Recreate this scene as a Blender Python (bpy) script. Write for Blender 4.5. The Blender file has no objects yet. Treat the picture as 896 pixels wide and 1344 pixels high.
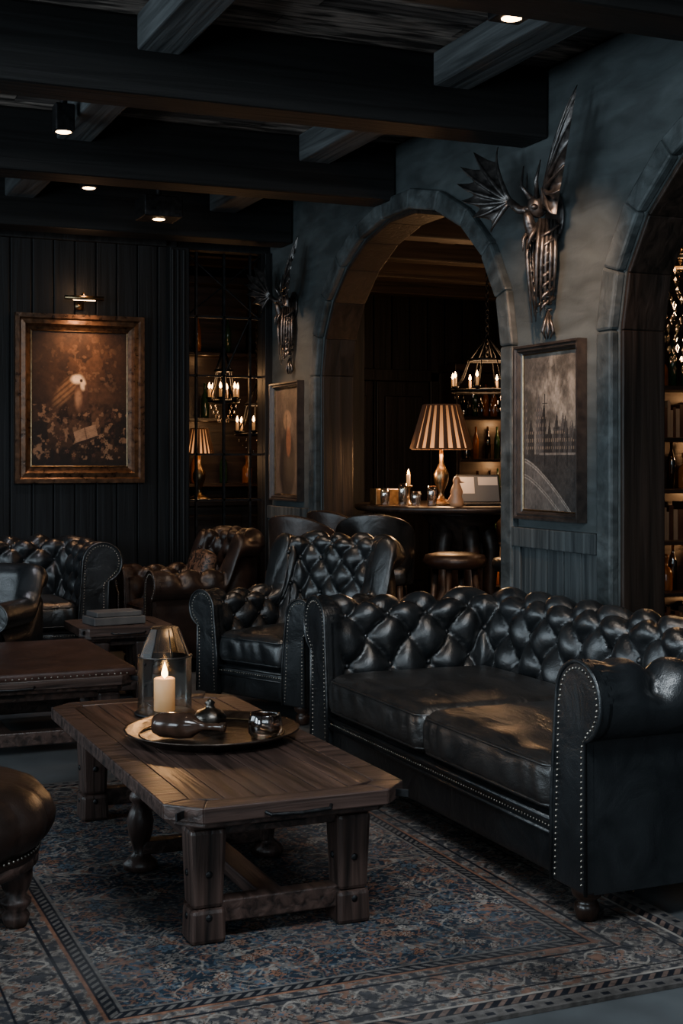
import bpy, math, random
import numpy as np
from mathutils import Vector, Matrix
random.seed(7); rng=np.random.default_rng(7)
pi=math.pi
# ---------------------------------------------------------------- materials
def _ramp(nt,fac,c1,c2,p1=.3,p2=.7):
    r=nt.nodes.new('ShaderNodeValToRGB')
    r.color_ramp.elements[0].position=p1; r.color_ramp.elements[1].position=p2
    r.color_ramp.elements[0].color=(*c1,1); r.color_ramp.elements[1].color=(*c2,1)
    nt.links.new(fac,r.inputs[0]); return r.outputs[0]
def M(name,c1,c2=None,scale=(8,8,8),rough=.5,metal=0.,bump=.2,detail=6,coat=0.,bdist=.01,rvar=.1,fine=None,p=(.3,.7),emit=None,es=0,spec=.5,dist=0.,grit=None,gr=(.45,1.5),gb=.7):
    m=bpy.data.materials.new(name); m.use_nodes=True; nt=m.node_tree; b=nt.nodes['Principled BSDF']
    c2=c2 or tuple(x*1.6 for x in c1)
    tc=nt.nodes.new('ShaderNodeTexCoord'); mp=nt.nodes.new('ShaderNodeMapping'); mp.inputs['Scale'].default_value=scale
    nt.links.new(tc.outputs['Object'],mp.inputs[0])
    n=nt.nodes.new('ShaderNodeTexNoise'); n.inputs['Scale'].default_value=1; n.inputs['Detail'].default_value=detail
    n.inputs['Distortion'].default_value=dist
    nt.links.new(mp.outputs[0],n.inputs['Vector'])
    cs=_ramp(nt,n.outputs[0],c1,c2,*p)
    b.inputs['Metallic'].default_value=metal; b.inputs['Specular IOR Level'].default_value=spec
    b.inputs['Coat Weight'].default_value=coat; b.inputs['Coat Roughness'].default_value=.25
    mr=nt.nodes.new('ShaderNodeMapRange'); mr.inputs[3].default_value=max(.02,rough-rvar); mr.inputs[4].default_value=min(1,rough+rvar)
    nt.links.new(n.outputs[0],mr.inputs[0]); nt.links.new(mr.outputs[0],b.inputs['Roughness'])
    bp=nt.nodes.new('ShaderNodeBump'); bp.inputs['Strength'].default_value=bump; bp.inputs['Distance'].default_value=bdist
    nt.links.new(n.outputs[0],bp.inputs['Height']); nrm=bp.outputs[0]
    if grit:
        mp2=nt.nodes.new('ShaderNodeMapping'); mp2.inputs['Scale'].default_value=grit; nt.links.new(tc.outputs['Object'],mp2.inputs[0])
        n2=nt.nodes.new('ShaderNodeTexNoise'); n2.inputs['Scale'].default_value=1; n2.inputs['Detail'].default_value=10; n2.inputs['Distortion'].default_value=.5; nt.links.new(mp2.outputs[0],n2.inputs['Vector'])
        mx=nt.nodes.new('ShaderNodeMix'); mx.data_type='RGBA'; mx.blend_type='MULTIPLY'; mx.inputs[0].default_value=1
        nt.links.new(cs,mx.inputs[6]); nt.links.new(_ramp(nt,n2.outputs[0],(gr[0],)*3,(gr[1],)*3,.32,.70),mx.inputs[7]); cs=mx.outputs[2]
        b3=nt.nodes.new('ShaderNodeBump'); b3.inputs['Strength'].default_value=gb; b3.inputs['Distance'].default_value=.012
        nt.links.new(n2.outputs[0],b3.inputs['Height']); nt.links.new(nrm,b3.inputs['Normal']); nrm=b3.outputs[0]
    nt.links.new(cs,b.inputs['Base Color'])
    if fine:
        v=nt.nodes.new('ShaderNodeTexVoronoi'); v.inputs['Scale'].default_value=fine
        nt.links.new(tc.outputs['Object'],v.inputs['Vector'])
        b2=nt.nodes.new('ShaderNodeBump'); b2.inputs['Strength'].default_value=.25; b2.inputs['Distance'].default_value=.002
        nt.links.new(v.outputs['Distance'],b2.inputs['Height']); nt.links.new(nrm,b2.inputs['Normal']); nrm=b2.outputs[0]
    nt.links.new(nrm,b.inputs['Normal'])
    if emit: b.inputs['Emission Color'].default_value=(*emit,1); b.inputs['Emission Strength'].default_value=es
    return m
def wood(name,c1,c2,axis,rough=.5,bump=.5,g=28,l=1.5,**k):
    s=[g,g,g]; s['xyz'.index(axis)]=l
    return M(name,c1,c2,scale=tuple(s),rough=rough,bump=bump,bdist=.006,detail=8,dist=.6,**k)
def emis(name,c,s):
    m=bpy.data.materials.new(name); m.use_nodes=True; nt=m.node_tree; b=nt.nodes['Principled BSDF']
    b.inputs['Base Color'].default_value=(*c,1); b.inputs['Emission Color'].default_value=(*c,1); b.inputs['Emission Strength'].default_value=s; return m
def glass(name,tint=(.8,.85,.85),mixf=.12,rough=.05):
    m=bpy.data.materials.new(name); m.use_nodes=True; nt=m.node_tree; nt.nodes.clear()
    o=nt.nodes.new('ShaderNodeOutputMaterial'); mx=nt.nodes.new('ShaderNodeMixShader'); t=nt.nodes.new('ShaderNodeBsdfTransparent'); g=nt.nodes.new('ShaderNodeBsdfGlossy')
    t.inputs[0].default_value=(*tint,1); g.inputs['Roughness'].default_value=rough
    fr=nt.nodes.new('ShaderNodeFresnel'); fr.inputs[0].default_value=1.25
    ad=nt.nodes.new('ShaderNodeMath'); ad.operation='ADD'; ad.inputs[1].default_value=mixf
    nt.links.new(fr.outputs[0],ad.inputs[0]); nt.links.new(ad.outputs[0],mx.inputs[0]); nt.links.new(t.outputs[0],mx.inputs[1]); nt.links.new(g.outputs[0],mx.inputs[2]); nt.links.new(mx.outputs[0],o.inputs[0]); return m
def colmat(name,rough=.6,bs=300,bump=.2,mul=1.0,coat=0,spec=.5):
    m=bpy.data.materials.new(name); m.use_nodes=True; nt=m.node_tree; b=nt.nodes['Principled BSDF']
    a=nt.nodes.new('ShaderNodeAttribute'); a.attribute_name='Col'; nt.links.new(a.outputs['Color'],b.inputs['Base Color'])
    b.inputs['Roughness'].default_value=rough; b.inputs['Coat Weight'].default_value=coat; b.inputs['Specular IOR Level'].default_value=spec
    tc=nt.nodes.new('ShaderNodeTexCoord'); n=nt.nodes.new('ShaderNodeTexNoise'); n.inputs['Scale'].default_value=bs
    nt.links.new(tc.outputs['Object'],n.inputs['Vector']); bp=nt.nodes.new('ShaderNodeBump'); bp.inputs['Strength'].default_value=bump; bp.inputs['Distance'].default_value=.004
    nt.links.new(n.outputs[0],bp.inputs['Height']); nt.links.new(bp.outputs[0],b.inputs['Normal']); return m

LEATHER=M('black_leather',(.005,.006,.007),(.014,.016,.018),scale=(7,7,7),rough=.31,bump=.4,bdist=.02,fine=260,rvar=.09,spec=.65,dist=.8)
LEATHER_B=M('brown_leather',(.010,.006,.005),(.026,.014,.010),scale=(9,9,9),rough=.36,bump=.35,bdist=.02,fine=260,spec=.5)
LEATHER_S=M('seat_leather',(.007,.0075,.008),(.020,.018,.017),scale=(4,11,9),rough=.34,bump=.45,bdist=.03,fine=240,rvar=.06,spec=.65,dist=.6)
LEATHER_R=M('oxblood_leather',(.024,.011,.008),(.055,.024,.018),scale=(9,9,9),rough=.42,bump=.3,bdist=.02,fine=260,spec=.4)
BRASS=M('aged_brass',(.16,.11,.06),(.35,.25,.14),scale=(30,30,30),rough=.35,metal=1,bump=.1)
NAIL=M('nailhead_metal',(.22,.20,.17),(.36,.33,.28),scale=(30,30,30),rough=.35,metal=1,bump=.05)
IRON=M('black_iron',(.012,.012,.013),(.035,.035,.037),scale=(30,30,30),rough=.45,metal=.8,bump=.2)
PEWTER=M('pewter',(.035,.033,.034),(.15,.14,.135),scale=(25,25,25),rough=.36,metal=.85,bump=.5)
FOOT=M('dark_foot_wood',(.012,.007,.005),(.04,.02,.013),scale=(20,20,4),rough=.3,bump=.1)
TW={a:wood('table_wood_'+a,(.008,.006,.0055),(.078,.046,.037),a,rough=.38,bump=.8,g=34,l=1.8) for a in 'xyz'}
BEAM=wood('black_beam_wood',(.002,.002,.002),(.012,.012,.012),'x',rough=.6,bump=.9,g=20,l=.8,spec=.3)
JOIST=wood('joist_wood',(.022,.025,.027),(.10,.108,.112),'y',rough=.65,bump=1.,g=30,l=1.2,spec=.3)
PLASTER=M('teal_plaster',(.030,.038,.041),(.062,.075,.078),scale=(.9,1.1,1.5),rough=.6,bump=.5,bdist=.05,detail=14,dist=.4,p=(.25,.75),grit=(3.5,3.5,13),gr=(.68,1.25),gb=.4,spec=.4)
TRIMW=wood('grey_painted_wood',(.016,.021,.024),(.070,.082,.086),'z',rough=.55,bump=1.,g=26,l=1.2,spec=.35)
ARCHB=M('arch_band',(.024,.031,.033),(.074,.088,.092),scale=(5,5,5),rough=.55,bump=.8,bdist=.03,detail=12,dist=.4,grit=(9,9,16),gr=(.6,1.3),gb=.5,spec=.4)
REVEAL=wood('reveal_wood',(.005,.004,.003),(.030,.019,.014),'z',rough=.5,bump=1.,g=24,l=1.0,spec=.35)
PANEL=wood('black_wall_boards',(.0022,.0025,.0028),(.011,.012,.013),'z',rough=.55,bump=.9,g=22,l=.8,spec=.25)
DARKW=wood('dark_wood',(.010,.007,.006),(.040,.024,.017),'x',rough=.4,bump=.4)
FLOOR=M('dark_concrete',(.045,.049,.052),(.10,.108,.113),scale=(2.5,2.5,2.5),rough=.5,bump=.3,detail=12,spec=.3)
WAX=M('candle_wax',(.55,.36,.2),(.65,.45,.26),rough=.5,bump=.05,emit=(1,.42,.12),es=.22)
FLAME=emis('flame',(1,.50,.16),28); BULB=emis('bulb',(1,.62,.3),22)
GLASS=glass('smoky_glass',(.84,.88,.88),.05,.12); CRYSTAL=glass('crystal',(.9,.85,.8),.35,.08)
BOTTLE=glass('bottle_glass',(.35,.25,.15),.15); 
CLOTH=M('shade_rib',(.030,.014,.007),(.05,.025,.012),rough=.9,emit=(1,.3,.08),es=.02)

# ---------------------------------------------------------------- geometry helper
def empty(name,loc=(0,0,0),rot=0):
    e=bpy.data.objects.new(name,None); bpy.context.collection.objects.link(e); e.location=loc; e.rotation_euler=(0,0,rot); e.empty_display_size=.1; return e
def mesh_obj(name,verts,faces,mat,parent=None,smooth=False,bevel=0,loc=None,rot=0):
    me=bpy.data.meshes.new(name); me.from_pydata([tuple(v) for v in verts],[],faces); me.update()
    if smooth: me.polygons.foreach_set('use_smooth',[True]*len(me.polygons))
    o=bpy.data.objects.new(name,me); bpy.context.collection.objects.link(o)
    if mat: me.materials.append(mat)
    if parent: o.parent=parent
    if loc: o.location=loc
    if rot: o.rotation_euler=(0,0,rot)
    if bevel:
        b=o.modifiers.new('bev','BEVEL'); b.width=bevel; b.segments=2; b.limit_method='ANGLE'
    return o
def gfaces(nu,nv,cu=False,cv=False,off=0):
    f=[]
    for i in range(nu if cu else nu-1):
        i2=(i+1)%nu
        for j in range(nv if cv else nv-1):
            j2=(j+1)%nv
            f.append((off+i*nv+j,off+i2*nv+j,off+i2*nv+j2,off+i*nv+j2))
    return f
class Geo:
    def __init__(s): s.v=[]; s.f=[]
    def add(s,v,f):
        o=len(s.v); s.v+=[tuple(map(float,p)) for p in v]; s.f+=[tuple(i+o for i in q) for q in f]; return s
    def box(s,x0,x1,y0,y1,z0,z1):
        return s.add([(x0,y0,z0),(x1,y0,z0),(x1,y1,z0),(x0,y1,z0),(x0,y0,z1),(x1,y0,z1),(x1,y1,z1),(x0,y1,z1)],
          [(0,3,2,1),(4,5,6,7),(0,1,5,4),(1,2,6,5),(2,3,7,6),(3,0,4,7)])
    def obox(s,c,size,rz=0,rx=0,ry=0):
        m=Matrix.Translation(c)@Matrix.Rotation(rz,4,'Z')@Matrix.Rotation(ry,4,'Y')@Matrix.Rotation(rx,4,'X')
        g=Geo().box(-size[0]/2,size[0]/2,-size[1]/2,size[1]/2,-size[2]/2,size[2]/2)
        return s.add([m@Vector(p) for p in g.v],g.f)
    def taper(s,cx,cy,z0,z1,w0,w1,w0y=None,w1y=None):
        a=w0/2;b=w1/2;ay=(w0y or w0)/2;by=(w1y or w1)/2
        return s.add([(cx-a,cy-ay,z0),(cx+a,cy-ay,z0),(cx+a,cy+ay,z0),(cx-a,cy+ay,z0),(cx-b,cy-by,z1),(cx+b,cy-by,z1),(cx+b,cy+by,z1),(cx-b,cy+by,z1)],
          [(0,3,2,1),(4,5,6,7),(0,1,5,4),(1,2,6,5),(2,3,7,6),(3,0,4,7)])
    def prism(s,poly,z0,z1,f=None):
        f=f or (lambda a,b,c:(a,b,c)); n=len(poly)
        v=[f(a,b,z0) for a,b in poly]+[f(a,b,z1) for a,b in poly]
        return s.add(v,[tuple(range(n))[::-1],tuple(range(n,2*n))]+[(i,(i+1)%n,n+(i+1)%n,n+i) for i in range(n)])
    def lathe(s,prof,c=(0,0,0),seg=24,mod=None,m=None):
        v=[]
        for i in range(seg):
            a=2*pi*i/seg
            for r,z in prof:
                rr=r*(mod(a,z) if mod else 1); p=Vector((rr*math.cos(a),rr*math.sin(a),z))
                if m is not None: p=m@p
                v.append(p+Vector(c))
        return s.add(v,gfaces(seg,len(prof),cu=True))
    def sph(s,c,r,sc=(1,1,1),n=8,k=6,m=None):
        v=[]
        for i in range(n):
            a=2*pi*i/n
            for j in range(k+1):
                t=pi*j/k; p=Vector((r*sc[0]*math.sin(t)*math.cos(a),r*sc[1]*math.sin(t)*math.sin(a),-r*sc[2]*math.cos(t)))
                if m is not None: p=m@p
                v.append(p+Vector(c))
        return s.add(v,gfaces(n,k+1,cu=True))
    def tube(s,pts,rad,seg=8,closed=False):
        pts=[Vector(p) for p in pts]; n=len(pts)
        if not hasattr(rad,'__len__'): rad=[rad]*n
        v=[]; N=None
        for i in range(n):
            t=(pts[(i+1)%n]-pts[i-1]) if closed else (pts[min(i+1,n-1)]-pts[max(i-1,0)])
            if t.length<1e-9: t=Vector((0,0,1))
            t.normalize()
            if N is None:
                N=t.cross(Vector((0,0,1)));
                if N.length<.1: N=t.cross(Vector((1,0,0)))
            N=(N-t*N.dot(t)).normalized(); B=t.cross(N)
            for j in range(seg):
                a=2*pi*j/seg; v.append(pts[i]+(N*math.cos(a)+B*math.sin(a))*rad[i])
        f=gfaces(n,seg,cu=closed,cv=True)
        if not closed: f+=[tuple(range(seg)),tuple(range((n-1)*seg,n*seg))[::-1]]
        return s.add(v,f)
    def obj(s,name,mat,parent=None,smooth=False,bevel=0,**k): return mesh_obj(name,s.v,s.f,mat,parent,smooth,bevel,**k)
def rbox(w,d,h,r,n=14,bulge=0.,c=(0,0,0),side=0.,wr=0.):
    t=np.sin(np.linspace(-1,1,n)*pi/2); t=np.sign(t)*np.abs(t)**.9
    g=Geo()
    for ax in range(3):
        for sg in (-1,1):
            A,B=np.meshgrid(t,t,indexing='ij'); P=np.zeros((n,n,3)); o=[(ax+1)%3,(ax+2)%3]
            P[...,ax]=sg; P[...,o[0]]=A if sg>0 else -A; P[...,o[1]]=B
            half=np.array([w/2,d/2,h/2]); q=P*half; inn=np.clip(q,-half+r,half-r); dv=q-inn; L=np.linalg.norm(dv,axis=-1,keepdims=True)
            L[L==0]=1; p=inn+r*dv/L
            bx=(1-(p[...,0]/(w/2))**2)*(1-(p[...,1]/(d/2))**2); p[...,2]+=bulge*bx*np.sign(p[...,2])
            if wr:
                p[...,2]+=wr*np.sin(p[...,0]*23+np.sin(p[...,1]*9)*2)*np.exp(-((p[...,1]+d*.42)/(.16))**2)*(p[...,2]>0)
                p[...,1]+=wr*.9*np.sin(p[...,0]*61+np.sin(p[...,0]*17)*2+p[...,2]*25)*(p[...,1]<-d/2+r)*(np.abs(p[...,2])<h*.38)
            if side: p[...,1]+=side*np.sign(p[...,1])*(1-(p[...,2]/(h/2))**2)*(np.abs(p[...,1])>d/2-r)
            g.add((p.reshape(-1,3)+np.array(c)),gfaces(n,n))
    return g
def colgrid(name,nx,ny,origin,U,V,func,mat,parent=None,**k):
    u=np.linspace(0,1,nx); v=np.linspace(0,1,ny); UU,VV=np.meshgrid(u,v,indexing='ij')
    P=np.array(origin)+UU[...,None]*np.array(U)+VV[...,None]*np.array(V)
    col=func(UU,VV); o=mesh_obj(name,P.reshape(-1,3),gfaces(nx,ny),mat,parent,**k)
    a=o.data.color_attributes.new('Col','FLOAT_COLOR','POINT'); c=np.ones((nx*ny,4),dtype=np.float32); c[:,:3]=col.reshape(-1,3)
    a.data.foreach_set('color',c.ravel()); return o
LAT=rng.random((8,128,128))
def vn(x,y,s=0):
    xi=np.floor(x).astype(int); yi=np.floor(y).astype(int); fx=x-xi; fy=y-yi; fx=fx*fx*(3-2*fx); fy=fy*fy*(3-2*fy); L=LAT[s%8]
    g=lambda a,b:L[a%128,b%128]
    return (g(xi,yi)*(1-fx)+g(xi+1,yi)*fx)*(1-fy)+(g(xi,yi+1)*(1-fx)+g(xi+1,yi+1)*fx)*fy
def fbm(x,y,s=0,o=4):
    r=0;a=.5;t=0
    for i in range(o): r=r+a*vn(x*2**i+17*i,y*2**i+31*i,s+i); t+=a; a*=.55
    return r/t
def sst(a,b,x):
    t=np.clip((x-a)/(b-a),0,1); return t*t*(3-2*t)
def mixc(c,d,m): return c*(1-m[...,None])+np.array(d)*m[...,None]
def point(name,loc,e,col=(1,.55,.25),r=.03,parent=None):
    l=bpy.data.lights.new(name,'POINT'); l.energy=e; l.color=col; l.shadow_soft_size=r; o=bpy.data.objects.new(name,l); bpy.context.collection.objects.link(o); o.location=loc
    if parent: o.parent=parent
    return o
def aimed(name,typ,loc,tgt,e,col,size=1,size_y=None,angle=60,blend=.6,parent=None,r=.05):
    l=bpy.data.lights.new(name,typ); l.energy=e; l.color=col
    if typ=='AREA':
        l.shape='RECTANGLE'; l.size=size; l.size_y=size_y or size
    else: l.spot_size=math.radians(angle); l.spot_blend=blend; l.shadow_soft_size=r
    o=bpy.data.objects.new(name,l); bpy.context.collection.objects.link(o); o.location=loc
    o.rotation_euler=(Vector(tgt)-Vector(loc)).to_track_quat('-Z','Y').to_euler()
    if parent: o.parent=parent
    return o

# ---------------------------------------------------------------- room shell
XW=3.6; XW2=3.84; YB=9.9; ZC=3.36
Geo().box(-3.6,8.6,-2.2,12.6,-.1,0).obj('floor',FLOOR)
g=Geo(); g2=Geo(); y=-2.2
while y<12.6:
    w=random.uniform(.13,.18); x=-3.6
    while x<8.6:
        dz=random.uniform(0,.014); L=random.uniform(1.2,2.6); (g if random.random()<.6 else g2).box(x,min(x+L,8.6)-.005,y,y+w-.012,ZC+dz,ZC+.05); x+=L
    y+=w
g.box(-3.6,8.6,-2.2,12.6,ZC+.05,ZC+.1)
g.obj('ceiling',wood('ceiling_planks',(.03,.026,.024),(.32,.27,.235),'x',rough=.6,bump=1.,g=26,l=3.5,p=(.38,.66),spec=.3))
g2.obj('ceiling_boards',wood('ceiling_planks_dark',(.012,.011,.011),(.14,.12,.11),'x',rough=.6,bump=1.,g=30,l=3.5,spec=.3))
def arch(yc,hw=1.305,zs=2.0,rise=.93,n=11,o=0.):
    return [(yc+(hw+o)*math.cos(pi-pi*i/n),zs+(rise+o)*math.sin(pi*i/n)) for i in range(n+1)]
ACS=[.305,3.93,7.555]
poly=[(-2.2,0)]
for yc in ACS:
    a=arch(yc); poly.append((a[0][0],0)); poly+=a; poly.append((a[-1][0],0))
poly+=[(YB,0),(YB,ZC),(-2.2,ZC)]
fx=lambda a,b,c:(c,a,b)
Geo().prism(poly,XW,XW2,fx).obj('wall_right',PLASTER,bevel=.01)
for k,yc in enumerate(ACS):
    gi=Geo(); gb=Geo()
    a=[(yc-1.305,0.)]+arch(yc)+[(yc+1.305,0.)]; 
    inn=[(yc-1.28,0.)]+arch(yc,o=-.025)+[(yc+1.28,0.)]
    out=[(yc-1.305-.12,0.)]+arch(yc,o=.12)+[(yc+1.305+.12,0.)]
    for i in range(len(a)-1):
        gi.prism([a[i],a[i+1],inn[i+1],inn[i]],XW+.01,XW2+.002,fx)
        gb.prism([out[i],out[i+1],a[i+1],a[i]],XW-.04-.008*random.random(),XW+.01,fx)
    gi.obj('trim_arch_lining_%d'%(k+1),REVEAL,bevel=.006)
    gb.obj('trim_arch_band_%d'%(k+1),ARCHB,bevel=.014)
piers=[(1.61+.12,2.625-.12),(5.235+.12,6.25-.12),(8.86+.12,YB)]
g=Geo(); gr=Geo()
for y0,y1 in piers:
    n=5; w=(y1-y0)/n
    for i in range(n): g.box(XW-.02,XW+.01,y0+i*w+.004,y0+(i+1)*w-.004,.14,1.0)
    gr.box(XW-.045,XW+.01,y0,y1,.96,1.06); gr.box(XW-.05,XW+.01,y0,y1,0,.15)
    gr.box(XW-.035,XW+.01,y0,y0+.07,.15,.98); gr.box(XW-.035,XW+.01,y1-.07,y1,.15,.98)
g.obj('trim_wainscot_boards',TRIMW,bevel=.003); gr.obj('trim_wainscot_rails',TRIMW,bevel=.005)
NX0,NX1,NZ=2.93,3.54,3.0
g=Geo(); g.box(-3.6,NX0,YB,YB+.12,0,ZC).box(NX0,NX1,YB,YB+.12,NZ,ZC).box(NX1,4.3,YB,YB+.12,0,ZC)
g.obj('wall_back',PANEL)
g=Geo(); x=-3.5
while x<2.76:
    w=.155; g.box(x+.004,x+w-.004,YB-.03,YB,0.0,3.2); x+=w
g.obj('trim_wall_boards',PANEL,bevel=.006)
g=Geo(); g.box(2.78,2.93,YB-.08,YB,0,3.0).box(3.54,3.6,YB-.06,YB,0,3.0).box(-3.5,2.76,YB-.07,YB-.03,3.0,3.12).box(-3.5,2.76,YB-.06,YB-.03,0,.18)
for x in (2.80,2.84,2.885): g.tube([(x,YB-.085,0.02),(x,YB-.085,2.98)],.012)
g.obj('trim_back_pilaster',PANEL,bevel=.005)
g=Geo(); ys=[-2.2,0.2,2.2,3.4,5.4,6.6,8.6,10.02]
for i in range(0,7,2): g.box(-3.6,-3.45,ys[i],ys[i+1],0,ZC)
for i in range(1,6,2): g.box(-3.6,-3.45,ys[i],ys[i+1],0,.9).box(-3.6,-3.45,ys[i],ys[i+1],2.7,ZC)
g.obj('wall_left',PLASTER)
for k,i in enumerate((1,3,5)):
    g=Geo(); y0,y1=ys[i],ys[i+1]
    for yy in (y0,(y0+y1)/2-.02,y1-.04): g.box(-3.56,-3.5,yy,yy+.04,.9,2.7)
    for zz in (.9,1.5,2.1,2.66): g.box(-3.56,-3.5,y0,y1,zz,zz+.04)
    g.obj('window_%d'%(k+1),IRON)
g=Geo(); g.box(2.5,2.6,YB+.12,11.8,0,ZC).box(2.5,4.3,11.8,11.9,0,ZC).box(4.3,4.4,YB,12.5,0,ZC); g.obj('wall_mirror_niche',PANEL)  # invented niche: its contents stand in for the mirror's reflections
BARP=wood('bar_wall_boards',(.003,.003,.003),(.014,.011,.010),'z',rough=.5,bump=.8,g=22,l=.8,spec=.3)
g=Geo(); g.box(4.4,8.6,12.4,12.5,0,ZC)
x=4.4
while x<8.5: g.box(x+.006,x+.19,12.37,12.4,0,ZC); x+=.2
g.obj('wall_bar_back',BARP)
g=Geo()
for x in (5.0,5.62): g.box(x,x+.58,12.335,12.369,0,2.2); g.box(x+.08,x+.5,12.30,12.335,.2,.95).box(x+.08,x+.5,12.30,12.335,1.1,2.05)
g.box(4.9,5.0,12.30,12.369,0,2.3).box(6.2,6.3,12.30,12.369,0,2.3).box(4.9,6.3,12.30,12.369,2.2,2.32); g.obj('door_1',BARP,bevel=.008)
Geo().box(8.5,8.6,-2.2,12.5,0,ZC).obj('wall_bar_right',BARP)
g=Geo(); gb=Geo(); 
for y in (.49,2.27,4.05,5.83,7.61,9.39):
    g.box(-3.5,XW-.002,y,y+.25,3.01,ZC+.0)
for y in (4.4,5.5,6.6,7.6,8.6,9.6,10.6,11.6): gb.box(4.42 if y>9.9 else XW2+.002,8.5,y,y+.18,2.98,ZC)
BB=wood('bar_beam_wood',(.008,.006,.005),(.050,.035,.026),'x',rough=.6,bump=.9,g=20,l=.8,spec=.3)
g.obj('beam_main',BEAM,bevel=.015); gb.obj('beam_bar_room',BB,bevel=.012)
g=Geo()
for x in (4.9,6.0,7.1): g.box(x,x+.14,-2,12.3,3.12,ZC)
g.obj('joist_bar_room',BB)
g=Geo()
for x in (-2.97,-1.47,.03,1.5,2.95):
    for y in (.74,2.52,4.30,6.08,7.86):
        g.box(x,x+.2,y+.002,y+1.528,3.2,ZC+.001)
g.obj('joist_main',JOIST,bevel=.01)

# ---------------------------------------------------------------- rug
hx,hy=1.06,1.45
RC=(1.49,4.42)
def rugf(U,V):
    x=(U-.5)*2*hx; y=(V-.5)*2*hy; ax=np.abs(x); ay=np.abs(y)
    navy=(.014,.021,.031); cream=(.22,.195,.17); rust=(.155,.075,.048); taupe=(.105,.095,.088); blue=(.05,.072,.096); dark=(.009,.010,.014)
    pal=[cream,rust,blue,(.165,.105,.08),taupe]
    C=np.zeros(x.shape+(3,))+np.array(navy)
    for s,sc,wd,cc in ((0,7,.018,cream),(2,12,.022,taupe),(4,18,.035,blue),(5,26,.036,rust),(1,34,.04,taupe)):
        f=fbm(ax*sc+3,ay*sc+s,s,2); C=mixc(C,cc,(np.abs(f-.5)<wd).astype(float)*.75)
    k=np.sin(ax*95+4*np.sin(ay*31))*np.sin(ay*88+4*np.sin(ax*37)); C=mixc(C,cream,(k>.78)*.6); C=mixc(C,rust,(k<-.8)*.7)
    def ros(C,cx,cy,r,c1,c2,kk=8,XX=ax,YY=ay):
        dx=XX-cx; dy=YY-cy; R=np.hypot(dx,dy); T=np.arctan2(dy,dx); e=r*(.78+.22*np.cos(kk*T))
        C=mixc(C,dark,(R<e*1.15).astype(float)); C=mixc(C,c1,(R<e).astype(float)); C=mixc(C,c2,(R<e*.68).astype(float)); C=mixc(C,dark,(R<e*.45).astype(float)); C=mixc(C,c1,(R<e*.28).astype(float)); return C
    r2=np.random.default_rng(3)
    for i in range(60):
        C=ros(C,r2.uniform(0,.66),r2.uniform(0,1.08),r2.uniform(.014,.036),pal[r2.integers(5)],pal[r2.integers(5)],int(r2.integers(5,9)))
    e=np.minimum(hx-ax,hy-ay); along=np.where(hx-ax<hy-ay,ay,ax)
    def band(C,a,b,col): m=((e>=a)&(e<b)).astype(float); return mixc(C,col,m)
    C=band(C,.395,.405,taupe); C=band(C,.355,.395,dark)
    st=(np.sin((along+e)*180)>0)&(e>.362)&(e<.388); C=mixc(C,taupe,st*.9)
    C=band(C,.345,.355,rust)
    C=band(C,.10,.345,(.092,.080,.073))
    mb=(e>.10)&(e<.345)
    f=fbm(x*42,y*42,3,2); C=mixc(C,(.02,.022,.028),(mb&(f<.40))*.8); C=mixc(C,cream,(mb&(np.abs(f-.55)<.035))*.6);  C=mixc(C,rust,(mb&(f>.66))*.7)
    v=np.abs(e-.222-.065*np.sin(along*2*pi/.20)); C=mixc(C,cream,(mb&(v<.005))*.8)
    v=np.abs(e-.222+.065*np.sin(along*2*pi/.20)); C=mixc(C,dark,(mb&(v<.006))*.8)
    al=(along+.05)%.10-.05
    Rr=np.hypot(al,e-.222); Tt=np.arctan2(e-.222,al); ee=.034*(.75+.25*np.cos(8*Tt))
    C=mixc(C,dark,(mb&(Rr<ee*1.2)).astype(float)); C=mixc(C,taupe,(mb&(Rr<ee)).astype(float)*1.); C=mixc(C,(.14,.08,.06),(mb&(Rr<ee*.7)).astype(float)); C=mixc(C,blue,(mb&(Rr<ee*.3)).astype(float))
    C=band(C,.135,.145,dark); C=band(C,.30,.31,dark)
    C=band(C,.09,.10,cream); C=band(C,.05,.09,dark); st=(np.sin((along-e)*150)>.1)&(e>.055)&(e<.085); C=mixc(C,(.12,.08,.065),st*.9)
    C=band(C,.04,.05,taupe); C=band(C,-1,.04,(.08,.072,.067)); st=(np.sin(along*110)>.3)&(e<.03)&(e>.012); C=mixc(C,dark,st*1.)
    w=fbm(x*4+9,y*4+2,6,4); C=C*(.4+1.1*w)[...,None]; w2=fbm(x*60,y*60,1,2); C=C*(.55+.9*w2)[...,None]
    wf=sst(.45,.75,fbm(x*3+1,y*3+5,2,5)); C=C*(1-.30*wf[...,None])+np.array((.075,.071,.070))*.30*wf[...,None]
    return C
colgrid('persian_rug',600,820,(-hx,-hy,.012),(2*hx,0,0),(0,2*hy,0),rugf,colmat('rug_wool',.95,260,.5,spec=.1),loc=(RC[0],RC[1],0))
bpy.data.objects['persian_rug'].modifiers.new('s','SOLIDIFY').thickness=.011

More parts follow.
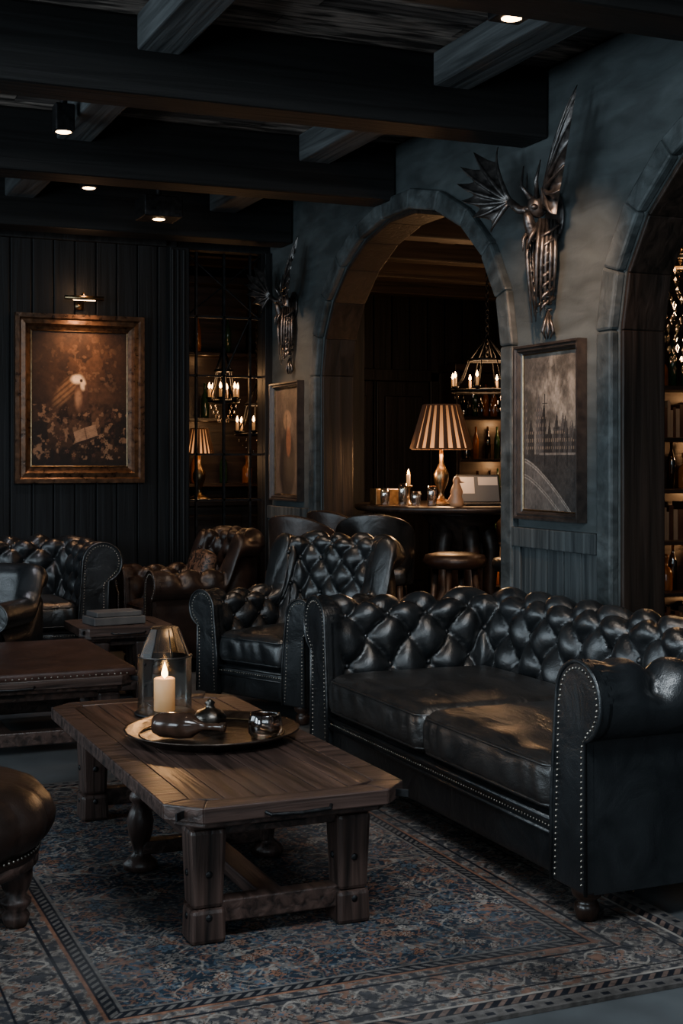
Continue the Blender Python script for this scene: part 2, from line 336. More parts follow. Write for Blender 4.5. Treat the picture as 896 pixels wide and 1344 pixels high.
# ---------------------------------------------------------------- chesterfield seating
def chesterfield(name,loc,rot,W,D,arm_h,back_h,seat_h,mat,r=.12,T=.15,Rc=.14,pitch=.20,q=.25,amp=.056,tuft=True,ncush=2,leg_h=.10,cmat=None,step=.012,cush_h=.18,nails=True):
    root=empty(name,loc,rot); e=-T/2+2*r; x0=W/2-e; yf=-D/2+.04; yb=D/2-e; n0=-T/2+r
    L1=yb-Rc-yf; La=Rc*pi/2; L2=2*(x0-Rc); Lt=2*L1+2*La+L2
    def path(u):
        if u<L1: return (-x0,yf+u,-1,0)
        u-=L1
        if u<La: a=u/Rc; return (-x0+Rc-Rc*math.cos(a),yb-Rc+Rc*math.sin(a),-math.cos(a),math.sin(a))
        u-=La
        if u<L2: return (-x0+Rc+u,yb,0,1)
        u-=L2
        if u<La: a=u/Rc; return (x0-Rc+Rc*math.sin(a),yb-Rc+Rc*math.cos(a),math.sin(a),math.cos(a))
        u-=La; return (x0,yb-Rc-u,1,0)
    p=Lt/max(2,round(Lt/pitch))
    nu=int(Lt/step); us=np.linspace(0,Lt,nu); Ni,Na,No=int(40*.012/step),int(46*.012/step),8
    def hh(u):
        d=min(u,Lt-u); t=float(sst(L1-.13,L1+.02,d)); return arm_h+(back_h-arm_h)*t
    def prof(h):
        P=[]; zb=seat_h-.14
        for k in range(Ni):
            z=zb+(h-r-zb)*k/Ni; P.append((-T/2-.03*(h-r-z)/(h-r-zb),z,-1,0,-(r*pi/2)-(h-r-z)))
        for k in range(Na+1):
            a=pi-(pi+math.radians(72))*k/Na; P.append((n0+r*math.cos(a),h-r+r*math.sin(a),math.cos(a),math.sin(a),-(a-pi/2)*r))
        zo=h-r-r*math.sin(math.radians(72))
        for k in range(1,No+1):
            z=zo+(leg_h-zo)*k/No; P.append((T/2+.01,z,1,0,9.))
        return P
    V=[]
    nv=Ni+Na+1+No
    for u in us:
        x,y,nx,ny=path(u); P=prof(hh(u)); d=min(u,Lt-u)
        mu=float(sst(.02,.09,d))
        for n,z,an,az,s in P:
            if tuft:
                se=r*math.radians(70); m=(1-float(sst(se,se+.06,s)))*mu
                uu=u+.008*math.sin(s*31+u*13)
                if s<=0:
                    A=abs(math.sin(pi*(uu/p+s/q))); B=abs(math.sin(pi*(uu/p-s/q))); f=(A*B)**.5-.28*((1-A)*(1-B))**3
                else: f=abs(math.sin(pi*uu/p))**.7
                dd=-amp*m*(1-f)+.005*math.sin(u*17+s*23)*m
            else: dd=0.
            if s<3 and abs(s)<r*1.4: dd+=.006*math.sin(s*2*pi/.036)*math.exp(-d/.06)
            nn=n+dd*an; V.append((x+nx*nn,y+ny*nn,z+az*dd)); 
    o=mesh_obj('frame_upholstery',V,gfaces(nu,nv),mat,root,smooth=True)
    V=np.array(V).reshape(nu,nv,3)
    if tuft:
        gb=Geo()
        for k in range(0,7):
            s=-k*q/2
            j=0
            while True:
                u=(j+(k%2)*.5)*p; j+=1
                if u>Lt-.08: break
                if u<.08: continue
                P=prof(hh(u)); ss=[abs(a[4]-s) for a in P]; iv=int(np.argmin(ss))
                if ss[iv]>.02 or P[iv][1]<seat_h-.02: continue
                iu=int(round(u/Lt*(nu-1))); gb.sph(V[iu,iv],.015,n=8,k=5)
        gb.obj('buttons',mat,root,smooth=True)
    gp=Geo(); gt=Geo(); gn=Geo()
    for sx in (-1,1):
        pr=prof(arm_h); ol=[(-T/2-.03,leg_h)]+[(a[0],a[1]) for a in pr if a[4]<3]+[(T/2+.01,leg_h)]
        f=lambda a,b,c,sx=sx:(sx*(x0+a),c,b)
        gp.prism(ol if sx>0 else ol[::-1],yf-.03,yf+.02,f)
        gt.tube([(sx*(x0+a),yf-.03,b) for a,b in ol],.007,6)
        ri=r-.02
        A=[(-T/2-.01,leg_h+.02),(-T/2+.015,arm_h-r)]
        for k in range(25):
            a=pi-(pi+math.radians(60))*k/24; A.append((n0+ri*math.cos(a),arm_h-r+ri*math.sin(a)))
        A+= [(T/2-.012,arm_h-r-r*.95-.02),(T/2-.012,leg_h+.02)]
        A=np.array(A); sg=np.r_[0,np.cumsum(np.hypot(*np.diff(A,axis=0).T))]
        if nails:
            for s in np.arange(0,sg[-1],.018): gn.sph((sx*(x0+np.interp(s,sg,A[:,0])),yf-.031,np.interp(s,sg,A[:,1])),.0048,(1,.7,1),6,4)
    wi=2*(x0-T/2-.03); zt=seat_h-cush_h
    gp.obj('arm_fronts',mat,root,bevel=.008); gt.obj('piping',mat,root,smooth=True)
    for k in range(int(wi/.018)): gn.sph((-wi/2+.011+k*.018,yf-.018,zt-.035),.0045,(1,.7,1),6,4)
    gn.obj('nailheads',NAIL,root,smooth=True)
    g=rbox(wi,.14,zt-leg_h,.03,10,c=(0,yf+.055,(zt+leg_h)/2)); g.obj('front_rail',mat,root,smooth=True)
    Geo().tube([(-wi/2,yf-.018,zt-.012),(wi/2,yf-.018,zt-.012)],.009).tube([(-wi/2,yf-.018,zt-.055),(wi/2,yf-.018,zt-.055)],.006).obj('rail_piping',mat,root,smooth=True)
    Geo().box(-x0,x0,yf+.02,yb+.05,leg_h+.01,zt-.01).obj('base',mat,root)
    cw=wi/ncush; cd=(yb-T/2-.0)-(yf-.03)
    for k in range(ncush):
        cx=-wi/2+cw*(k+.5); cy=(yf-.03+yb-T/2)/2; cz=zt+cush_h/2
        rbox(cw-.004,cd,cush_h,.055,44,.026,(cx,cy,cz),side=.010,wr=.004).obj('seat_cushion_%d'%(k+1),cmat or mat,root,smooth=True)
        gq=Geo()
        for dz in (cush_h/2-.028,-cush_h/2+.028):
            w2=cw/2-.012; d2=cd/2-.0; rr=.05; pts=[]
            for (ax,ay,a0) in ((w2-rr,-d2+rr,-pi/2),(w2-rr,d2-rr,0),(-w2+rr,d2-rr,pi/2),(-w2+rr,-d2+rr,pi)):
                for t in range(5): a=a0+pi/2*t/4; pts.append((cx+ax+rr*math.cos(a),cy+ay+rr*math.sin(a),cz+dz))
            gq.tube(pts,.006,6,closed=True)
        gq.obj('cushion_piping_%d'%(k+1),cmat or mat,root,smooth=True)
    gl=Geo()
    for sx in (-1,1):
        for sy in (yf+.03,yb-.02):
            gl.lathe([(0,0),(.028,0),(.034,.012),(.040,.035),(.036,.052),(.026,.06),(.045,.075),(.048,.09),(.048,leg_h+.012),(0,leg_h+.012)],(sx*(x0),sy,.0),18)
    gl.obj('feet',FOOT,root,smooth=True)
    return root
R=math.radians
chesterfield('chesterfield_sofa',(2.74,4.505,.0125),R(-90),2.35,1.04,.79,.81,.47,LEATHER,cmat=LEATHER_S,ncush=2)
chesterfield('tufted_armchair',(2.84,7.20,0),R(-66),.98,.92,.67,.98,.45,LEATHER,ncush=1,r=.10,T=.13,Rc=.12,pitch=.17,q=.21,amp=.046)
chesterfield('tufted_armchair',(2.72,9.00,0),R(-86),.84,.88,.68,.94,.45,LEATHER_B,ncush=1,r=.10,T=.13,Rc=.12,pitch=.16,q=.2,amp=.04,step=.015)
chesterfield('chesterfield_sofa',(1.08,9.33,0),0,2.2,.96,.86,.88,.47,LEATHER,r=.13,T=.15,ncush=2,step=.016)
chesterfield('club_armchair',(1.12,8.20,0),R(-35),.80,.74,.60,.78,.43,LEATHER,ncush=1,r=.08,T=.12,tuft=False,step=.02,nails=False)
g=rbox(.34,.11,.30,.05,12,.02); o=g.obj('throw_cushion',M('cushion_pattern',(.010,.007,.006),(.13,.065,.038),scale=(26,26,26),rough=.5,p=(.47,.56),dist=1.5),smooth=True,loc=(2.76,9.0,.625)); o.rotation_euler=(R(-14),0,R(-86))

# ---------------------------------------------------------------- coffee tables
def turned_leg(g,x,y,h,s=1.):
    pr=[(0,0),(.034,0),(.050,.008),(.052,.028),(.034,.045),(.022,.06),(.026,.09),(.036,.13),(.040,.17),(.032,.20),(.020,.225),(.032,.24),(.032,.255),(.022,.27),(.040,h-.01),(.045,h),(0,h)]
    g.lathe([(a*s,b) for a,b in pr],(x,y,0),16)
def coffee_table(name,loc,W,L,h,leather=None,mid=True,rot=0,clip=.11):
    root=empty(name,loc,rot); t=.045; a,b=W/2,L/2
    def octa(a,b,c): return [(-a+c,-b),(a-c,-b),(a,-b+c),(a,b-c),(a-c,b),(-a+c,b),(-a,b-c),(-a,-b+c)]
    fr=.085; O=octa(a,b,clip); I=octa(a-fr,b-fr,clip-fr*.586+.0)
    gx=Geo()
    for i in range(8):
        j=(i+1)%8; gx.prism([O[i],O[j],I[j],I[i]],h-t,h)
    gx.obj('top_frame',TW['x'],root,bevel=.004)
    gy=Geo(); n=6; ai,bi=a-fr-.002,b-fr-.002; ci=clip-fr*.586
    ext=lambda x: bi-max(0,abs(x)-(ai-ci))
    for i in range(n):
        x0=-ai+2*ai*i/n+.0015; x1=-ai+2*ai*(i+1)/n-.0015
        gy.prism([(x0,-ext(x0)),(x1,-ext(x1)),(x1,ext(x1)),(x0,ext(x0))],h-t+.002,h-.0015-random.uniform(0,.001))
    gy.obj('top_planks',TW['y'],root,bevel=.002)
    if leather:
        g=rbox(W-.06,L-.06,.05,.022,10,.006,(0,0,h+.012)); g.obj('leather_pad',leather,root,smooth=True)
        gn=Geo()
        for k in range(int((W-.1)/.03)):
            gn.sph((-W/2+.06+k*.03,-L/2+.031,h+.006),.005,n=6,k=4)
        for k in range(int((L-.1)/.03)):
            gn.sph((W/2-.031,-L/2+.06+k*.03,h+.006),.005,n=6,k=4)
        gn.obj('pad_nailheads',NAIL,root,smooth=True)
    lx,ly=a-.145,b-.175; ga=Geo(); ah=.075
    ga.box(-lx,lx,-ly-.03,-ly,h-t-ah,h-t).box(-lx,lx,ly,ly+.03,h-t-ah,h-t).box(-lx-.03,-lx,-ly,ly,h-t-ah,h-t).box(lx,lx+.03,-ly,ly,h-t-ah,h-t)
    ga.prism(octa(a-.035,b-.035,clip-.02),h-t-.022,h-t)
    ga.obj('apron',TW['y'],root,bevel=.004)
    gl=Geo(); gs=Geo(); gm=Geo(); lw=.108
    for sx in (-1,1):
        for sy in (-1,1):
            x,y=sx*lx,sy*ly
            gl.taper(x,y,0,.10,lw*1.0,lw*.95).taper(x,y,.10,h-t-.05,lw*.86,lw*1.02).taper(x,y,h-t-.05,h-t-.018,lw*1.12,lw*1.18)
            for zz in (.075,.20):
                gm.sph((x,y-lw*.47,zz),.011,(1,.6,1),8,5); gm.sph((x-lw*.47,y,zz),.011,(.6,1,1),8,5)
            gs.prism([(y-sy*.04,h-t-.02),(y-sy*.16,h-t-.02),(y-sy*.14,h-t-.05),(y-sy*.07,h-t-.09),(y-sy*.045,h-t-.15)],x-.02,x+.02,fx)
    gl.obj('legs',TW['z'],root,bevel=.013)
    for sy in (-1,1): gs.box(-lx,lx,sy*ly-.03,sy*ly+.03,.05,.115)
    gs.box(-.04,.04,-ly,ly,.055,.10)
    if mid: gs.box(-lx,lx,-.03,.03,.055,.10)
    gs.obj('stretchers',TW['y'],root,bevel=.005)
    if mid:
        gt=Geo()
        for sx in (-1,1): turned_leg(gt,sx*(lx+.0),0,h-t-.02,1.15)
        gt.obj('turned_legs',TW['z'],root,smooth=True)
    gm.box(-.08,.08,-ly-.036,-ly-.03,h-t-.055,h-t-.03)
    gm.tube([(-.10,-b-.002,h-t*.6),(-.09,-b-.02,h-t*.7),(0,-b-.026,h-t*.75),(.09,-b-.02,h-t*.7),(.10,-b-.002,h-t*.6)],.006)
    for sx in (-1,1):
        for sy in (-1,1): gm.obox((sx*(a-clip/2),sy*(b-clip/2),h-t/2),(clip*.9,.006,t*.5),rz=(-sx*sy)*-pi/4)
    gm.obj('iron_fittings',IRON,root,bevel=.001)
    return root
coffee_table('coffee_table',(1.40,4.51,.0125),.745,1.80,.425,clip=.09)
coffee_table('leather_top_table',(1.05,6.95,0),1.25,1.20,.38,leather=LEATHER_R,mid=False)
coffee_table('side_table',(1.93,7.95,0),.55,.52,.44,mid=False,clip=.05)
g=Geo(); g.box(-.16,.16,-.10,.10,0,.045); g.box(-.14,.14,-.085,.085,.047,.075); g.obj('stacked_books',M('book_leather',(.05,.05,.052),(.10,.096,.092),rough=.5),loc=(1.90,7.92,.441),rot=.15,bevel=.004)

ZT=.438
tr=empty('serving_tray',(1.43,4.52,ZT))
Geo().lathe([(0,.006),(.22,.006),(.245,.012),(.27,.028),(.295,.036),(.303,.040),(.303,.034),(.29,.028),(.265,.018),(.24,.0),(0,0)],(0,0,0),64,mod=lambda a,z:1+.006*math.cos(24*a)*(z>.02)).obj('dish',M('hammered_bronze',(.03,.022,.018),(.11,.085,.07),scale=(18,18,18),rough=.36,metal=.9,bump=.5),tr,smooth=True)
Geo().tube([(.25*math.cos(2*pi*i/48),.25*math.sin(2*pi*i/48),.02) for i in range(48)],.003,6,True).obj('engraved_ring',BRASS,tr,smooth=True)
ob=Geo(); ob.lathe([(0,.0),(.045,0),(.058,.02),(.060,.05),(.054,.080),(.050,.085),(.047,.075),(.053,.05),(.045,.02),(0,.012)],(0,0,0),24,mod=lambda a,z:1+.04*math.cos(8*a))
ob.obj('glass_tumbler',glass('cut_glass',(.6,.5,.42),.15,.1),loc=(1.59,4.42,ZT+.008),smooth=True)
g=Geo(); m=Matrix.Rotation(pi/2,4,'Y')@Matrix.Rotation(0,4,'Z')
g.lathe([(0,-.12),(.03,-.115),(.042,-.09),(.046,-.02),(.042,.02),(.02,.05),(.012,.07),(.012,.12),(.017,.125),(.017,.14),(0,.14)],(0,0,.047),20,m=m)
g.obj('fallen_bottle',M('dark_bottle',(.02,.012,.008),(.06,.03,.02),rough=.16,bump=.1,scale=(20,20,20)),loc=(1.33,4.50,ZT+.006),rot=R(-35),smooth=True)
g=Geo()
g.lathe([(0,0),(.04,0),(.055,.02),(.058,.045),(.045,.065),(.02,.075),(.014,.085),(.02,.095),(.0,.11)],(0,0,0),20,mod=lambda a,z:1+.05*math.cos(6*a+z*60))
g.obj('sugar_pot',M('antique_silver',(.04,.036,.033),(.13,.115,.10),scale=(30,30,30),rough=.3,metal=1,bump=.4),loc=(1.46,4.64,ZT+.007),smooth=True)
cl=empty('candle_lantern',(1.40,5.02,ZT))
Geo().lathe([(0,0),(.11,0),(.115,.006),(.11,.012),(0,.012)],seg=32).obj('base_plate',IRON,cl,smooth=True)
Geo().lathe([(.102,.012),(.102,.222)],seg=48).obj('glass_cylinder',GLASS,cl,smooth=True)
Geo().tube([(.102*math.cos(2*pi*i/40),.102*math.sin(2*pi*i/40),.222) for i in range(40)],.003,6,True).obj('rim',PEWTER,cl,smooth=True)
Geo().lathe([(.098,.222),(.055,.325),(.050,.33),(.0,.33)],seg=8).obj('glass_hood',glass('hood_glass',(.30,.33,.35),.02,.25),cl)
gg=Geo()
for i in range(8):
    a=2*pi*i/8; gg.tube([(.098*math.cos(a),.098*math.sin(a),.222),(.055*math.cos(a),.055*math.sin(a),.325)],.0025,5)
gg.obj('hood_leads',IRON,cl,smooth=True)
def candle(root,x,y,z,r=.038,h=.14,flame=.03,e=2.0,sm=''):
    Geo().lathe([(0,0),(r,0),(r,h-.004),(r*.85,h),(r*.5,h-.008),(0,h-.012)],(x,y,z),20,mod=lambda a,zz:1+.03*math.sin(3*a+zz*40)).obj('candle'+sm,WAX,root,smooth=True)
    Geo().lathe([(0,0),(.3*flame,.3*flame),(.33*flame,.5*flame),(.2*flame,1*flame),(.06*flame,1.4*flame),(0,1.6*flame)],(x,y,z+h-.004),10).obj('flame'+sm,FLAME,root,smooth=True)
    if e: point('candle_light'+sm,(x,y,z+h+flame*2.2),e,(1,.5,.2),.015,root)
candle(cl,0,0,.013,.040,.125,.040,2.2)

# ---------------------------------------------------------------- ottoman
ot=empty('tufted_ottoman',(.43,4.2,.0125))
def om(a,z): return 1-.04*(1-abs(math.sin(7*a))**.6)*(1 if z>.25 else .3)
pr=[(0,.21),(.33,.21),(.345,.225),(.345,.235),(.335,.245),(.365,.265),(.385,.30),(.390,.335),(.375,.375),(.34,.41),(.28,.435),(.2,.448),(.1,.452),(0,.445)]
P=np.array(pr); s=np.r_[0,np.cumsum(np.hypot(*np.diff(P,axis=0).T))]; ss=np.linspace(0,s[-1],60); pr2=list(zip(np.interp(ss,s,P[:,0]),np.interp(ss,s,P[:,1])))
Geo().lathe(pr2,seg=180,mod=om).obj('cushion',LEATHER_B,ot,smooth=True)
gn=Geo()
for i in range(110): a=2*pi*i/110; gn.sph((.342*math.cos(a),.342*math.sin(a),.24),.005,n=6,k=4)
gn.obj('nailheads',NAIL,ot,smooth=True)
Geo().lathe([(0,.18),(.32,.18),(.338,.19),(.338,.22),(0,.22)],seg=48).obj('wood_base',TW['x'],ot,smooth=True)
gl=Geo()
for a in (R(-20),R(70),R(160),R(250)):
    gl.lathe([(0,0),(.026,0),(.036,.012),(.042,.035),(.030,.052),(.046,.07),(.046,.082),(.03,.095),(.042,.12),(.050,.15),(.05,.19),(0,.19)],(.275*math.cos(a),.275*math.sin(a),0),18)
gl.obj('turned_feet',TW['z'],ot,smooth=True)

# ---------------------------------------------------------------- pictures
def frame(root,w,h,d,fw,mat,inner,fmap):
    prof=[(0,0),(0,d),(fw*.25,d*1.0),(fw*.35,d*.8),(fw*.6,d*.85),(fw*.75,d*.5),(fw,d*.35),(fw,0)]
    g=Geo(); cs=[(-1,-1),(1,-1),(1,1),(-1,1)]; v=[]
    for sx,sy in cs:
        for o,c in prof: v.append(fmap(sx*(w/2-o),sy*(h/2-o),c))
    g.add(v,gfaces(4,len(prof),cu=True)); g.obj('frame',mat,root)
    g=Geo(); cc=[fmap(a*(w/2-fw),b*(h/2-fw),d*.36) for a,b in cs]; g.tube([p for p in cc]+[cc[0]],.006,6).obj('inner_bead',inner,root)
def art1(U,V):
    n=fbm(U*5,V*6,0,5); vg=np.exp(-(((U-.52)/.42)**2+((V-.52)/.48)**2)*1.1)
    C=(np.array((.060,.028,.014))*(.25+1.1*n)[...,None])*(.25+1.3*vg)[...,None]
    lf=fbm(U*9+3,V*11,2,5); mass=np.exp(-(((U-.55)/.36)**2+((V-.68)/.26)**2)*1.2)
    C=mixc(C,(.008,.005,.004),sst(.47,.58,lf)*mass*.95)
    C=mixc(C,(.010,.006,.004),sst(.55,.35,V)*sst(.42,.55,lf)*.9)
    C=mixc(C,(.010,.007,.005),(sst(.10,.0,V)).astype(float)*.8)
    fl=fbm(U*22,V*26,5,3); C=mixc(C,(.24,.125,.065),sst(.58,.70,fl)*(V<.46)*(V>.06)*.8)
    C=mixc(C,(.16,.085,.045),sst(.60,.70,fl)*mass*(V>.55)*.6)
    x=(U-.36); y=(V-.56); a=x*.75+y*.66; b=-x*.66+y*.75; T=np.hypot(a/.19,b/.075); C=mixc(C,(.20,.10,.045),sst(1.1,.5,T)*(.35+.65*(np.sin(b*180+a*30)>-.2)))
    T=np.hypot((U-.52)/.085,(V-.52)/.12); C=mixc(C,(.07,.032,.018),sst(1.1,.6,T)); T=np.hypot((U-.485)/.05,(V-.505)/.09); C=mixc(C,(.36,.19,.10),sst(1.1,.3,T)*.8)
    T=np.hypot((U-.475)/.080,(V-.645)/.042); C=mixc(C,(.80,.58,.38),sst(1.1,.45,T)); T=np.hypot((U-.535)/.038,(V-.605)/.050); C=mixc(C,(.70,.50,.32),sst(1.1,.45,T))
    T=np.hypot((U-.515)/.016,(V-.635)/.013); C=mixc(C,(.03,.015,.01),sst(1.2,.7,T)); T=np.hypot((U-.565)/.018,(V-.585)/.026); C=mixc(C,(.10,.05,.03),sst(1.2,.6,T)*.9)
    x=(U-.56)*1.0+(V-.25)*.30; y=(V-.25)-(U-.56)*.25
    bk=(np.abs(x)<.12)&(np.abs(y)<.045-.10*np.abs(x)*.2); C=mixc(C,(.36,.20,.11),bk*.95); C=mixc(C,(.14,.07,.04),(bk&(np.abs(x)<.006))*.9); C=mixc(C,(.18,.10,.06),(bk&(np.sin(y*500)>.5))*.4); C=mixc(C,(.03,.015,.01),((np.abs(x)<.13)&(y<-.045)&(y>-.062)).astype(float)*.9)
    r2=np.random.default_rng(5)
    for i in range(34):
        cx,cy=r2.uniform(.14,.88),r2.uniform(.07,.40)
        if abs(cx-.56)<.14 and abs(cy-.25)<.07: continue
        rr=r2.uniform(.014,.034); dx=U-cx; dy=(V-cy)*1.3; Rr=np.hypot(dx,dy)/rr; T=np.arctan2(dy,dx); pt=Rr/(.75+.25*np.cos(5*T+i)); c=[(.20,.09,.04),(.10,.04,.024),(.28,.155,.08)][r2.integers(3)]; C=mixc(C,c,sst(1.05,.5,pt)*.8); C=mixc(C,(.04,.02,.012),sst(.35,.15,Rr)*.8)
    return C*(.6+.8*fbm(U*34,V*44,4,3))[...,None]*1.1
def art2(U,V):
    # harbour street: pale stormy sky, spired terrace receding to the right, mast, tram road curving down right
    n=fbm(U*4,V*5,1,5); C=np.zeros(U.shape+(3,))+np.array((.27,.245,.21)); C=C*(.28+.95*sst(.3,.7,n))[...,None]*(.55+.35*V)[...,None]
    C=mixc(C,(.06,.055,.05),sst(.80,1.02,V+.12*np.sin(U*7))*.8)
    r2=np.random.default_rng(9); g=.42
    for i in range(20):
        x0=r2.uniform(-.05,.95); w=r2.uniform(.05,.13); h=g+r2.uniform(.05,.26)*(1.15-x0); m=(U>x0)&(U<x0+w)&(V<h)&(V>.3)
        c=np.array((.030,.028,.027))*r2.uniform(.5,2.6); C=mixc(C,c,m*.95); win=m&(np.sin(U*160)>.3)&(np.sin(V*130)>.3); C=mixc(C,(.24,.19,.14),win*.55)
        sp=(np.abs(U-x0-w/2)<w*.3*(h+.09-V)/.09)&(V>=h)&(V<h+.09); C=mixc(C,c,sp*.95)
    road=V<.36; C=mixc(C,(.032,.031,.031),road.astype(float)*.92)
    cv=.33-.40*U**1.4
    C=mixc(C,(.15,.14,.13),(road&(V<cv)).astype(float)*.55*(.4+fbm(U*9,V*9,2,3)))
    for o in (.0,.018,.10,.118): C=mixc(C,(.30,.28,.25),(road&(np.abs(V-cv+o)<.0035)).astype(float)*.8)
    C=mixc(C,(.20,.18,.16),((np.abs(V-.36)<.006)&(U>.3)).astype(float)*.7)
    for mx_,t in ((.40,.74),(.62,.58),(.80,.52)):
        C=mixc(C,(.012,.012,.012),((np.abs(U-mx_)<.006)&(V>.28)&(V<t)).astype(float)); C=mixc(C,(.012,.012,.012),((np.abs(V-t+.06)<.003)&(np.abs(U-mx_)<.05)).astype(float))
    return C*(.6+.8*fbm(U*40,V*50,4,2))[...,None]*.85
def art3(U,V):
    n=fbm(U*5,V*6,3,5); C=(np.zeros(U.shape+(3,))+np.array((.10,.075,.055)))*(.3+1.2*n)[...,None]
    T=np.hypot((U-.5)/.17,(V-.70)/.10); C=mixc(C,(.26,.17,.1),sst(1.1,.8,T)*.7); T=np.hypot((U-.5)/.34,(V-.28)/.34); C=mixc(C,(.02,.016,.014),sst(1.1,.8,T)*.9); T=np.hypot((U-.55)/.1,(V-.5)/.15); C=mixc(C,(.30,.12,.06),sst(1.1,.8,T)*.5)
    T=np.hypot((U-.5)/.13,(V-.68)/.09); C=mixc(C,(.08,.05,.035),((T<.9)&(np.abs(U-.46)<.02)).astype(float)*.8)
    return C*(.7+.6*fbm(U*40,V*50,4,2))[...,None]
CAN=colmat('oil_canvas',.5,200,.3,spec=.3)
root=empty('framed_painting',(2.11,YB-.032,1.85))
GILT=M('bronze_gilt_frame',(.026,.013,.007),(.13,.065,.032),scale=(25,25,25),rough=.3,metal=.55,bump=.3)
frame(root,.94,1.22,.07,.12,GILT,BRASS,lambda a,b,c:(a,-c,b))
colgrid('canvas',210,300,(-.36,-.02,-.50),(.72,0,0),(0,0,1.0),art1,CAN,root)
BLK=M('black_frame',(.012,.010,.010),(.035,.028,.024),scale=(20,20,20),rough=.35,bump=.2)
for yy,af in ((5.79,art2),(9.47,art3)):
    root=empty('framed_wall_picture',(XW-.001,yy,1.545))
    frame(root,.60,.88,.055,.045,BLK,BRASS,lambda a,b,c:(-c,-a,b))
    colgrid('canvas',150,220,(-.018,.255,-.395),(0,-.51,0),(0,0,.79),af,CAN,root)
pl=empty('picture_light',(2.11,YB-.035,2.50))
g=Geo(); g.tube([(0,0,.03),(0,-.06,.10),(0,-.14,.11),(0,-.17,.08)],.006).tube([(-.14,-.17,.07),(.14,-.17,.07)],.016,12).box(-.03,.03,-.012,0,0,.06); g.obj('arm_and_shade',BRASS,pl,smooth=True)
Geo().box(-.08,.08,-.174,-.166,.052,.054).obj('bulb_strip',BULB,pl)
aimed('picture_lamp','SPOT',(0,-.2,.04),(0,-.02,-.7),48,(1,.55,.28),angle=120,blend=.9,parent=pl,r=.08)
point('picture_lamp_uplight',(0,-.19,.13),1.5,(1,.55,.28),.03,pl)

# ---------------------------------------------------------------- winged skull sculptures
def winged(loc,sc=1.):
    root=empty('winged_skull_sculpture',loc); root.scale=(sc,sc,sc)
    g=Geo(); gm=Geo()
    def S(c,r,s,rx=0): g.sph(c,r,s,14,10,Matrix.Rotation(rx,4,'Y'))
    S((-.11,0,.15),.052,(1,.85,1.1)); S((-.15,0,.05),.034,(.85,.8,2.3),R(-18)); S((-.09,0,.03),.03,(.8,.8,2.2)); 
    for s in (-1,1):
        S((-.145,s*.03,.14),.018,(1,1,.8)); g.tube([(-.13,s*.03,.19),(-.16,s*.07,.26),(-.14,s*.08,.36)],[.014,.010,.003],8)
        g.tube([(-.09,s*.04,.17),(-.11,s*.10,.24),(-.09,s*.13,.34)],[.013,.009,.002],8)
        g.tube([(-.12,s*.03,.06),(-.17,s*.035,-.01),(-.18,s*.02,-.07)],[.014,.010,.003],8)
        for k in range(8):
            z=.03-k*.05; w=.085-.007*k
            g.tube([(-.02,0,z+.03),(-.04,s*w*.9,z+.02),(-.10,s*w,z-.02),(-.145+k*.006,s*w*.35,z-.05)],[.010,.010,.008,.004],6)
        rt=Vector((-.08,s*.05,.14)); wr=Vector((-.17,s*.17,.20))
        g.tube([rt,(-.14,s*.12,.15),wr],[.026,.022,.020],8)
        if s<0: tips=[(-.10,.34,.66),(-.16,.41,.57),(-.20,.45,.47),(-.22,.45,.36),(-.22,.42,.26),(-.20,.35,.16),(-.17,.27,.06)]
        else: tips=[(-.16,.30,.50),(-.24,.41,.49),(-.29,.46,.42),(-.31,.46,.33),(-.30,.43,.24),(-.27,.37,.15),(-.21,.28,.06)]
        curves=[]
        for k,t in enumerate(tips):
            t=Vector((t[0],s*t[1],t[2])); md=(wr+t)/2+Vector((-.05,s*.03,.05-.02*k)); pts=[]
            for i in range(9):
                u=i/8; pts.append(wr*(1-u)**2+md*2*u*(1-u)+t*u*u)
            curves.append(pts); g.tube(pts,[.014*(1-u/8)+.002 for u in range(9)],6)
        for a,b in zip(curves[:-1],curves[1:]):
            n=9; V=[]
            for i in range(n):
                for j in range(5):
                    w=j/4; p=a[i]*(1-w)+b[i]*w; sag=(i/8)**2*math.sin(pi*w)*.24; p=p+(wr-p)*sag+Vector((.02*math.sin(pi*w),0,0)); V.append(p)
            gm.add(V,gfaces(n,5))
        for k in range(5): 
            x=-.05-.02*k; g.tube([(x,s*.06,.08),(x-.01,s*(.085-.01*k),-.1),(x,s*(.05-.008*k),-.30-.03*k)],[.010,.012,.002],6)
    for k in range(17):
        z=.06-k*.032; r=.030-.0012*k; g.sph((-.05-.01*math.sin(k*.3),0,z),r,(1.1,1.25,.65),8,6)
    for k in range(6):
        a=k*pi/3; g.tube([(-.05,0,-.36),(-.05+.03*math.cos(a),.03*math.sin(a),-.46),(-.05+.012*math.cos(a),.012*math.sin(a),-.50)],[.008,.010,.002],5)
    g.sph((-.014,0,.1),.09,(.15,1,1.4),16,8)
    g.obj('skull_and_bones',PEWTER,root,smooth=True); gm.obj('wing_membranes',PEWTER,root,smooth=True)
    return root
winged((XW-.001,5.76,2.50)); winged((XW-.001,9.36,2.46),.84)

